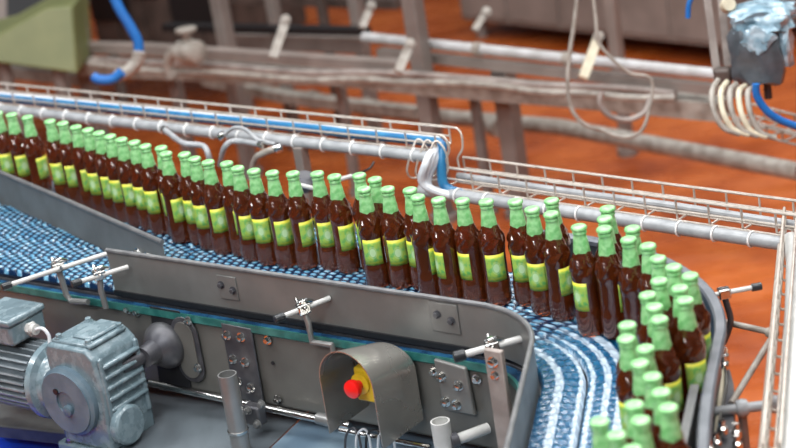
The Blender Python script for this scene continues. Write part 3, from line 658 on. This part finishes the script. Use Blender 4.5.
# blue and white cables in upper tray
def wob(a, b, n, amp, seed):
    rnd = random.Random(seed); a = V(a); b = V(b); return [a.lerp(b, k/n)+V((rnd.uniform(-1, 1), rnd.uniform(-1, 1), rnd.uniform(-.5, .5)))*amp for k in range(n+1)]
bc = wob(P+q*.026+E3*.010, Q+q*.03+E3*.012-d*.06, 14, .003, 3)
drop = [Q+q*.02+E3*.012, Q+q*.0+d*.012-E3*.025, Q-q*.015+d*.02-E3*.09, Q-q*.0+d*.08-E3*.115, Q+d*.16+q*.02-E3*.125]
m = MB(); m.tube(smooth(bc+drop, 5), .0135, 12)
tag(m.build('blue_cable', 'blue_cable'), 'thick blue cable lying in the upper wire tray and dropping at its end', 'cable')
for k, (a, s_) in enumerate(((.052, 5), (.040, 9), (.046, 14))):
    m = MB(); m.tube(smooth(wob(P+q*a+E3*.010, Q+q*a+E3*.012-d*.04, 12, .004, s_)+[Q-q*(.005+.02*k)-E3*.01+d*.00, Q-q*(.035+.01*k)-E3*.075-d*.018, Q-q*.02-E3*.115+d*(.0+.03*k), Q+d*(.10+.03*k)-E3*.122], 5), .011, 10)
    tag(m.build('white_cable', 'white_cable'), ['white cable in the upper tray, rearmost of three, dropping beside the blue one', 'white cable in the upper tray, middle of three, dropping beside the blue one', 'white cable in the upper tray, front of three, dropping beside the blue one'][k], 'cable')
# lower tray, right part
W0 = atz(447, 187, 1.02); W1_ = atz(812, 240, 1.02)
t, P, Q, d, q = basket('wire_cable_tray', 'long lower wire cable tray over the orange floor at right', W0, W1_, .080, .056, 12)
m = MB(); m.tube([P-q*.018-E3*.012-d*.08, Q-q*.018-E3*.012], .0165, 16); m.build('conduit_pipe', 'conduit', t, 'grey pipe carried along the tray front')
for k in range(11):
    c = P.lerp(Q, (k+.5)/11)-q*.018-E3*.012
    m = MB(); m.tube([c+(q*math.cos(a)+E3*math.sin(a))*.0185 for a in [2*PI*j/12 for j in range(12)]], .0024, 6, cyc=True); m.build('cable_tie', 'tie', t)
m = MB(); m.tube(wob(P+q*.05+E3*.012, Q+q*.05+E3*.012, 8, .003, 11), .010, 10); tag(m.build('grey_cable', 'conduit'), 'grey cable lying inside the lower wire tray', 'cable')
# third tray running towards the viewer on the right
X0 = atz(786, 228, 1.02); X1 = atz(765, 470, 1.02)
t, P, Q, d, q = basket('wire_cable_tray', 'wire cable tray running towards the viewer beside the right edge', X0, X1, .030, .05, 15, side=1)
m = MB(); m.tube([X0-E3*.01-V((.012, 0, 0)), X1-E3*.01-V((.012, 0, 0))], .006, 10); m.build('side_rod', 'zinc_wire', t)
m = MB(); m.tube([atz(791, 240, 1.03), atz(797, 262, 1.03), atz(800, 330, 1.03), atz(797, 470, 1.03)], [.020, .024, .032, .036], 20); tag(m.build('white_pipe', 'conduit_white'), 'thick white pipe at the right edge beside the wire tray', 'pipe')
# struts between conveyor and tray
def strut(label, pts, r, mt='conduit', fl_=None):
    t = thing('strut_bar', label, 'strut', sum(pts, V((0, 0, 0)))/len(pts))
    m = MB(); m.tube(pts, r, 14); m.build('bar', mt, t)
    for p in fl_ or []:
        m = MB(); m.lathe([(.0001, -.013), (r*1.5, -.011), (r*1.8, 0), (r*1.5, .011), (.0001, .013)], p, pts[-1]-pts[0], 16); m.build('joint', mt, t)
strut('thin grey bar from outer rail to the right tray, upper of two', [atz(724, 322, .98), atz(774, 333, .98)], .007, 'bg_light', [atz(772, 333, .98)])
strut('thick pale bar from outer rail to the right tray, lower of two', [atz(714, 412, .98), atz(776, 404, .98)], .0105, 'conduit', [atz(742, 408, .98), atz(774, 404, .98)])
strut('diagonal grey brace between the two bars at right', [atz(773, 336, .97), atz(731, 404, .97)], .007, 'bg_light')
strut('dark short upright below the thick pale bar at right', [atz(742, 410, .97), atz(742, 410, 0)*0+V((atz(742, 410, .97).x, atz(742, 410, .97).y, 0))], .009, 'bg_beam')
t = thing('bolt_stack', 'stack of shiny bolts and nuts outside the outer rail, bottom right', 'bolts', atz(722, 425, .95))
for px in ((724, 352), (724, 360), (722, 425), (716, 438), (736, 428), (737, 440), (709, 444)):
    m = MB(); m.lathe([(.009, 0), (.010, .004), (.010, .014), (.006, .018), (.006, .03)], atz(*px, 1.0)-E3*.02, E3, 12); m.build('bolt', 'bright_steel', t)
m = MB(); m.tube([atz(725, 350, .985), atz(722, 380, .975), atz(716, 445, .97)], .006, 10); m.build('carrier_rod', 'cream', t)
# bent white arms from the tray to the rear guide ---------------------
def arm(label, pts, z, r=.0085, mt='conduit', tilt=0):
    P_ = [atz(x, y, z_) for x, y, z_ in pts]; t = thing('bent_arm', label, 'bracket', P_[-1], 'bent pipe arms under the upper tray')
    m = MB(); m.tube(smooth(P_, 6), r, 12); m.build('pipe', mt, t)
    m = MB(); m.lathe([(.012, -.01), (.013, 0), (.012, .01)], P_[0], (P_[1]-P_[0]), 14); m.build('joint', 'bright_steel', t)
arm('bent white pipe arm below upper tray, leftmost of four', [(165, 130, 1.12), (183, 143, 1.12), (203, 146, 1.11), (209, 157, 1.08), (212, 172, 1.02)], 0)
arm('bent white pipe arm below upper tray, second from left', [(262, 145, 1.12), (236, 141, 1.12), (225, 147, 1.11), (220, 165, 1.04)], 0)
arm('bent grey pipe arm below upper tray, third from left', [(278, 148, 1.11), (264, 153, 1.10), (255, 160, 1.07), (252, 180, 1.0)], 0, .010, 'bg_light')
arm('thin curved white arm arching over the upper tray pipe', [(222, 136, 1.13), (234, 128, 1.15), (246, 130, 1.15), (258, 140, 1.13), (275, 144, 1.12)], 0, .006)
t = thing('rear_clamp', 'dark round rail clamp with pale rods half hidden behind the bottles', 'clamp', atz(300, 180, 1.1))
m = MB(); c = atz(303, 180, 1.08); m.lathe([(.030, 0), (.034, .01), (.034, .03), (.020, .04)], c-E3*.02, V((.2, -.3, 1)), 24); m.build('disc', 'dark_steel', t)
m = MB(); m.cyl(atz(290, 183, 1.1), atz(322, 190, 1.1), .006, 12); m.cyl(atz(338, 180, 1.09), atz(352, 176, 1.09), .006, 12); m.build('rod', 'conduit_white', t)
t = thing('black_lead', 'thin black cable curving below the upper tray', 'cable', atz(368, 170, 1.1))
m = MB(); m.tube(smooth([atz(374, 162, 1.1), atz(370, 168, 1.09), atz(362, 172, 1.08), atz(352, 175, 1.07)], 5), .003, 8); m.build('lead', 'black', t)
# supports that carry trays
for (x, y, z, lb) in ((70, 116, 1.10, 'slim steel post under upper tray, behind the left end of the row'), (300, 147, 1.10, 'slim steel post under upper tray, behind the middle of the row')):
    p = atz(x, y, z)
    t = thing('tray_post', lb, 'post', V((p.x, p.y, 0))); m = MB(); m.beam(V((p.x, p.y, 0)), p, .03, .03, up=E2); m.build('post', 'bg_post', t); m = MB(); m.box(V((p.x, p.y, .01)), (.1, .1, .02), RC); m.build('foot_plate', 'bg_post', t)
# ------------------------------------------------------------------ background line
def bgpipe(name, label, cat, pts, z, r, mt, rings=(), flat=False, group=None):
    P_ = [atz(x, y, z) for x, y in pts]; t = thing(name, label, cat, sum(P_, V((0,0,0)))/len(P_), group)
    m = MB()
    if flat:
        for a, b in zip(P_, P_[1:]): m.beam(a, b, flat, r*2)
    else: m.tube(P_, r, 16)
    m.build('pipe' if not flat else 'beam', mt, t)
    for u in rings:
        a = P_[0].lerp(P_[-1], u); dd = (P_[-1]-P_[0]).normalized(); m = MB(); m.lathe([(r*1.25, -.02), (r*1.3, 0), (r*1.25, .02)], a, dd, 16); m.build('coupling', 'bg_light', t)
    return t
bgpipe('white_pipe', 'blurred white pipe running across the background, upper right', 'pipe', [(364, 37), (732, 76)], .72, .021, 'bg_white', (.35, .6))
bgpipe('machine_crossbar', 'brown grey beam just below the blurred white pipe', 'beam', [(380, 52), (742, 92)], .66, .018, 'bg_brown', flat=.04)
bgpipe('machine_crossbar', 'brown grey beam across the blurred background, upper left', 'beam', [(-20, 44), (150, 49), (400, 66)], .66, .022, 'bg_brown', flat=.05)
t = bgpipe('dirty_cable_trough', 'long dirty beige cable trough across the whole background', 'cable tray', [(85, 66), (150, 68), (250, 73), (330, 74), (450, 86), (560, 94), (725, 109)], .58, .033, 'bg_light', flat=.10)
for k, off_ in enumerate((-4, 3)):
    m = MB(); rnd = random.Random(k); m.tube(smooth([atz(x, 57+(x-90)*.068+off_+rnd.uniform(-2, 2)+(5 if x < 330 else 0), .64) for x in range(90, 720, 45)], 4), .013, 10); m.build('cable', 'bg_light' if k else 'bg_beam', t)
bgpipe('steel_pipe', 'grey pipe crossing the background just above the wire trays', 'pipe', [(262, 92), (410, 114), (560, 127), (800, 172)], .28, .034, 'bg_light', (.12, .24, .5))
bgpipe('machine_crossbar', 'short pale pipe stub at the left end of the grey background pipe', 'beam', [(205, 80), (290, 98), (418, 112)], .34, .022, 'bg_light', flat=.05)
# posts of the background machines
def post(label, px, z, w, z1, mt='bg_post', w2=None):
    p = atz(*px, z); t = thing('machine_post', label, 'post', V((p.x, p.y, 0)), 'posts of the background machinery')
    m = MB(); m.box(V((p.x, p.y, z1/2)), (w, w2 or w, z1), RC); m.build('column', mt, t, bevel=.006)
    m = MB(); m.cyl(V((p.x, p.y, 0)), V((p.x, p.y, .03)), w*.9, 16); m.build('foot', mt, t)
post('wide purple grey post at far left before the green panel', (84, 60), .60, .095, 1.6, w2=.05)
post('grey brown post beside the dark machine openings', (228, 50), .60, .062, 1.5)
post('dark brown post between the two orange floor patches, top centre', (324, 20), .60, .040, 1.5, 'bg_dark')
post('grey brown post left of the blurred white pipe end', (358, 20), .60, .055, 1.5)
post('grey brown post at the left side of the orange floor patches', (276, 25), .60, .05, 1.5)
post('tall dark grey post crossing the white background pipe', (424, 80), .60, .066, 1.6)
post('dark brown post behind the lower wire tray, wider of two', (508, 110), .45, .075, .62)
post('dark brown post behind the lower wire tray, thinner of two', (476, 108), .45, .038, .58)
post('short brown post under the background trough near the left', (175, 80), .5, .05, .6)
post('short brown post under the background trough near the middle', (340, 85), .5, .04, .6, 'bg_brown')
post('brown post right of centre reaching the top edge', (613, 20), .60, .05, 1.4, 'bg_brown')
# far machines: cabinet with feet
def cabinet(label, a, b, h, dep, mt, z0=0.0, holes=(), name='machine_cabinet'):
    A = atz(*a, z0); B = atz(*b, z0); d = (B-A); Ln = d.length; d.normalize(); n = V((-d.y, d.x, 0))
    if n.y < 0: n = -n
    t = thing(name, label, 'machine', V(((A+B)/2).xy.to_3d()), None)
    m = MB(); R = Matrix((d, n, E3)).transposed(); m.box((A+B)/2+n*dep/2+E3*h/2, (Ln, dep, h), R); m.build('housing', mt, t, bevel=.01)
    m = MB()
    for k in range(5): m.box(A.lerp(B, (k+.5)/5)-n*.006+E3*h/2, (Ln/5-.03, .012, h-.06), R)
    m.build('panels', mt, t, bevel=.004)
    for (u0, u1, z1, z2) in holes:
        m = MB(); m.box(A.lerp(B, (u0+u1)/2)-n*.016+E3*(z1+z2)/2, (Ln*(u1-u0), .012, z2-z1), R); m.build('opening', 'bg_hole', t, 'black opening')
    for k in (0, 1):
        m = MB(); p = A.lerp(B, .05+.9*k)+n*.05; m.cyl(V((p.x, p.y, 0)), V((p.x, p.y, z0+.02)), .03); m.build('foot', 'bg_post', t)
    return t
cabinet('long brown grey machine housing beyond the orange floor, top right', (462, 20), (735, 50), .62, .9, 'bg_brown', .10)
cabinet('dark machine with black openings, blurred at top left', (100, 52), (240, 56), 1.0, .6, 'bg_dark', .30, ((.02, .30, .18, .62), (.34, .52, .30, .60), (.60, .96, .16, .40)))
bgpipe('machine_crossbar', 'black horizontal beam under the two orange floor patches, top centre', 'beam', [(165, 27), (368, 31)], .62, .016, 'bg_hole', flat=.05)
bgpipe('machine_skirt', 'grey brown horizontal machine skirt below the black beam, top centre', 'machine', [(225, 40), (366, 44)], .52, .036, 'bg_post', flat=.06)
bgpipe('machine_crossbar', 'dark brown beam along the very top left of centre', 'beam', [(225, -2), (400, 3)], .62, .022, 'bg_dark', flat=.06)
def slab(name, label, pts, dep, th, mt, cat='machine', extra=()):
    P_ = [atd(x, y, dep) for x, y in pts]; b = min(p.z for p in P_); c = sum(P_, V((0, 0, 0)))/len(P_)
    t = thing(name, label, cat, V((c.x, c.y, b))); m = MB(); m.prism(P_, V((.1, 1, 0)).normalized()*th); m.build('panel', mt, t, bevel=.01)
    for k in (0, 1):
        m = MB(); p = P_[k]+V((.0, .1, 0)); m.cyl(V((p.x+(.1-.2*k), p.y, 0)), V((p.x+(.1-.2*k), p.y, p.z+.03)), .03); m.build('leg', 'bg_post', t)
    for e_pts in extra:
        m = MB(); m.prism([atd(x, y, dep-.01) for x, y in e_pts], V((0, 1, 0))*.02); m.build('opening', 'bg_hole', t, 'black opening')
    return t
slab('green_machine', 'large olive green painted machine panel at top left', [(-25, 60), (78, 74), (72, 6), (46, 8), (0, 34), (-25, 40)], 8.4, .35, 'bg_green')
slab('machine_housing', 'dark brown machine housing with black opening in the top left corner', [(-30, 40), (70, 30), (64, -30), (-40, -30)], 9.1, .5, 'bg_brown', extra=[[(7, 28), (50, 10), (50, -20), (6, -20)]])
bgpipe('machine_crossbar', 'pale ledge below the green panel at far left', 'beam', [(-30, 66), (90, 79)], .30, .03, 'bg_light', flat=.08)
# tan struts
def stick(label, a, b, z, w, mt='cream', dz=.25):
    A = atz(*a, z); B = atd(b[0], b[1], (A-CP).dot(FW)-.05); t = thing('diagonal_brace', label, 'brace', B if B.z < A.z else A)
    m = MB(); m.beam(A, B, w, w*.6, up=FW); m.build('bar', mt, t); m = MB(); m.bolt(A-FW*.02, -FW, .014, .01); m.build('bolt', 'bg_light', t)
stick('cream slanting brace before the white pipe, right of centre', (598, 37), (583, 78), .85, .034)
stick('cream slanting brace blurred at upper left of centre', (286, 20), (273, 58), .85, .035, 'bg_light')
stick('cream slanting brace just left of the tall dark post', (410, 44), (398, 72), .8, .034, 'bg_light')
stick('pale slanting brace left of the blurred white pipe', (371, 6), (362, 28), .8, .03, 'bg_light')
stick('small cream brace at the top, right of the tall post', (486, 12), (474, 30), .8, .026, 'bg_light')
# valves and hoses
t = thing('valve_cluster', 'blurred grey valve and pipe fittings at upper left', 'valve', atz(190, 56, .66))
c = atz(190, 52, .74); m = MB(); m.lathe([(.03, -.06), (.05, -.05), (.055, 0), (.05, .05), (.03, .06)], c, E1, 20); m.build('valve_body', 'bg_light', t)
m = MB(); m.tube(smooth([c-E1*.05, c-E1*.10-E3*.01, c-E1*.14-E3*.06, c-E1*.13-E3*.12], 5), .025, 12); m.cyl(c, c+E3*.09, .018); m.lathe([(.045, 0), (.045, .012)], c+E3*.09, E3, 20); m.build('fittings', 'bg_light', t)
def hose(label, pts, dep, r, mt, name='hose'):
    m = MB(); m.tube(smooth([atd(x, y, dep+(k*.01)) for k, (x, y) in enumerate(pts)], 6), r, 12); return tag(m.build(name, mt), label, 'hose')
hose('thick bright blue hose hanging down at the upper left', [(112, -8), (120, 10), (131, 28), (138, 42), (139, 54)], 6.9, .019, 'blue_hose')
hose('blue hose end lying on the trough at the upper left', [(122, 72), (113, 79), (100, 80), (94, 77)], 6.7, .018, 'blue_hose')
hose('grey bent hose joining the two blue hose ends at upper left', [(139, 52), (137, 62), (128, 71), (117, 76)], 6.85, .024, 'bg_light')
hose('small blue hose end hanging from the top edge near the wrapped motor', [(694, -6), (689, 4), (688, 18)], 5.6, .008, 'blue_hose')
hose('thin white cable hanging in a long loop, right of centre', [(578, -8), (574, 25), (569, 60), (568, 95), (575, 115), (590, 127), (612, 131)], 6.2, .007, 'bg_light', 'hanging_cable')
hose('thin pale cable loop beside the long hanging loop, right of centre', [(593, -6), (596, 20), (600, 45), (628, 72), (650, 78), (651, 100), (642, 130), (622, 137), (598, 128)], 6.1, .006, 'bg_light', 'hanging_cable')
hose('grey coil of cable blurred below the trough, right of centre', [(602, 92), (600, 104), (610, 116), (628, 120), (645, 112), (650, 98)], 6.3, .010, 'bg_beam', 'hanging_cable')
# wrapped motor at top right
wm = thing('wrapped_motor', 'motor wrapped in bluish plastic film at top right corner', 'motor', atd(758, 84, 5.45))
Cw = atd(757, 44, 5.55)
def lump(c, sx, sy, sz, amp, seed, R):
    bm = bmesh.new(); bmesh.ops.create_cube(bm, size=2); bmesh.ops.subdivide_edges(bm, edges=bm.edges, cuts=7, use_grid_fill=True)
    mb = MB(); ix = {}
    for v in bm.verts:
        k = v.co.copy(); n = mnoise.noise_vector(k*1.6+V((seed, 0, 0)))*amp; l = max(1, k.length/1.25); k = k/l**.6
        mb.v.append(c+R @ V(((k.x+n.x)*sx, (k.y+n.y)*sy, (k.z+n.z)*sz)))
    bm.verts.index_update()
    for f in bm.faces: mb.f.append(tuple(v.index for v in f.verts)); mb.m.append(0)
    bm.free(); return mb
RW = Matrix.Rotation(math.radians(-20), 3, 'Z')
lump(Cw+V((0, 0, -.03)), .078, .07, .088, .22, 3, RW).build('wrapped_housing', 'wrap_dark', wm, 'dark grey plastic wrapped body', ang=30)
lump(Cw+V((.025, .01, .075)), .082, .08, .035, .35, 8, RW).build('film_top', 'plastic_wrap', wm, 'pale blue crumpled film on top', ang=30)
lump(Cw+V((.075, -.02, .01)), .022, .05, .07, .4, 12, RW).build('film_side', 'plastic_wrap', wm, 'pale blue crumpled film at the side', ang=30)
lump(Cw+V((-.012, -.072, .035)), .035, .010, .032, .5, 15, RW @ Matrix.Rotation(.6, 3, 'Y')).build('film_fold', 'plastic_wrap', wm, 'pale blue fold of film in front', ang=30)
m = MB(); m.cyl(Cw+V((.02, 0, -.11)), Cw+V((.02, 0, -.17)), .012); m.build('mount_stem', 'dark_steel', wm)
hose('bright blue hose curving out below the wrapped motor to the right', [(756, 84), (757, 96), (766, 110), (780, 120), (802, 128)], 5.4, .011, 'blue_hose')
t = thing('upright_bracket', 'brown twin upright bracket left of the wrapped motor', 'bracket', atd(714, 75, 5.6))
for a, b in (((706, -8), (717, 74)), ((720, -8), (728, 66))):
    m = MB(); m.beam(atd(*a, 5.6), atd(*b, 5.6), .022, .012, up=FW); m.build('flat_bar', 'bg_beam', t)
m = MB(); m.box(atd(723, 76, 5.58), (.05, .04, .05), RW); m.build('joint', 'bg_dark', t, bevel=.008)
m = MB(); m.lathe([(.022, 0), (.024, .02), (.018, .04)], atd(727, 6, 5.55), -FW, 18); m.build('cap', 'cream', t)
t = thing('wire_cable_tray', 'blurred wire tray end with white cable loops, right edge', 'cable tray', atz(760, 135, .70), 'wire basket cable trays')
m = MB()
Y0 = atz(722, 125, .70); Y1 = atz(815, 150, .70); dY = (Y1-Y0).normalized(); qY = V((-dY.y, dY.x, 0))
for a, z in ((0, 0), (0, .04), (.12, .0), (.12, .04), (.06, 0)): m.tube([Y0+qY*a+E3*z, Y1+qY*a+E3*z], .004, 6)
for k in range(7):
    c = Y0.lerp(Y1, k/6); m.tube([c+E3*.04, c, c+qY*.12, c+qY*.12+E3*.04], .004, 6)
m.build('wire_basket', 'bg_light', t)
m = MB(); pm = Y1+qY*.06; m.beam(V((pm.x, pm.y, 0)), pm-E3*.005, .03, .03, up=E2); m.build('support_leg', 'bg_post', t)
for k in range(5):
    x = 718+k*9; m = MB(); m.tube(smooth([atd(x, 80+k*2, 5.5), atd(x-6, 92, 5.45), atd(x-4, 112, 5.42), atd(x+6, 128+k, 5.42), atd(x+22, 134+k, 5.42)], 5), .0085, 10)
    tag(m.build('white_cable', 'cream' if k % 2 else 'bg_light'), 'white cable looping into the tray below the wrapped motor, %s from left' % word(k+1), 'cable', 'looped cables below the wrapped motor')
# ------------------------------------------------------------------ light
wd = bpy.data.worlds.new('world'); sc.world = wd; wd.use_nodes = True; nt = wd.node_tree; N = nt.nodes; K = nt.links; bg = N['Background']
tc = N.new('ShaderNodeTexCoord'); sp = N.new('ShaderNodeSeparateXYZ'); K.new(tc.outputs['Generated'], sp.inputs[0])
cr = N.new('ShaderNodeValToRGB'); e = cr.color_ramp.elements; K.new(sp.outputs['Z'], cr.inputs[0])
e[0].position = .0; e[0].color = (.10, .10, .12, 1); e[1].position = 1; e[1].color = (.9, .95, 1.0, 1); q = e.new(.25); q.color = (.30, .31, .34, 1)
K.new(cr.outputs[0], bg.inputs[0]); bg.inputs[1].default_value = .36
def area(name, loc, tgt, sx, sy, pw, col=(1, 1, 1)):
    l = bpy.data.lights.new(name, 'AREA'); l.shape = 'RECTANGLE'; l.size = sx; l.size_y = sy; l.energy = pw; l.color = col
    o = bpy.data.objects.new(name, l); COL.objects.link(o); o.location = loc; o.rotation_euler = (V(tgt)-V(loc)).to_track_quat('-Z', 'Y').to_euler(); return o
area('unseen_lamp', (.5, 6.6, 6), (0, 4.2, 1), 5, .4, 230, (.98, .99, 1))
area('unseen_lamp', (-3.5, 4.5, 6), (-.3, 4.3, 1), .5, 4, 200, (.97, .98, 1))
area('unseen_lamp', (.4, 3.2, 5.5), (.2, 4.0, 1), 7, .35, 190, (1, .99, .98))  # strip lamp out of view, put here for highlights on the bottle shoulders
area('unseen_lamp', (.4, 1.2, 5.5), (.2, 4.0, 1), 7, .35, 170, (1, .99, .98))
area('unseen_lamp', (-2.5, -1.5, 5.5), (-.3, 4.3, .9), 4, .8, 240, (.92, .96, 1))  # added lamp behind the camera, brightens the sides facing it
area('unseen_lamp', (3.6, 9.6, 6), (1, 5, 0), 7, .45, 200, (1, .98, .96))  # added out of view for streaks on the hood and floor glare
sc.view_settings.view_transform = 'Standard'; sc.view_settings.look = 'None'; sc.view_settings.gamma = 1; sc.view_settings.exposure = .04
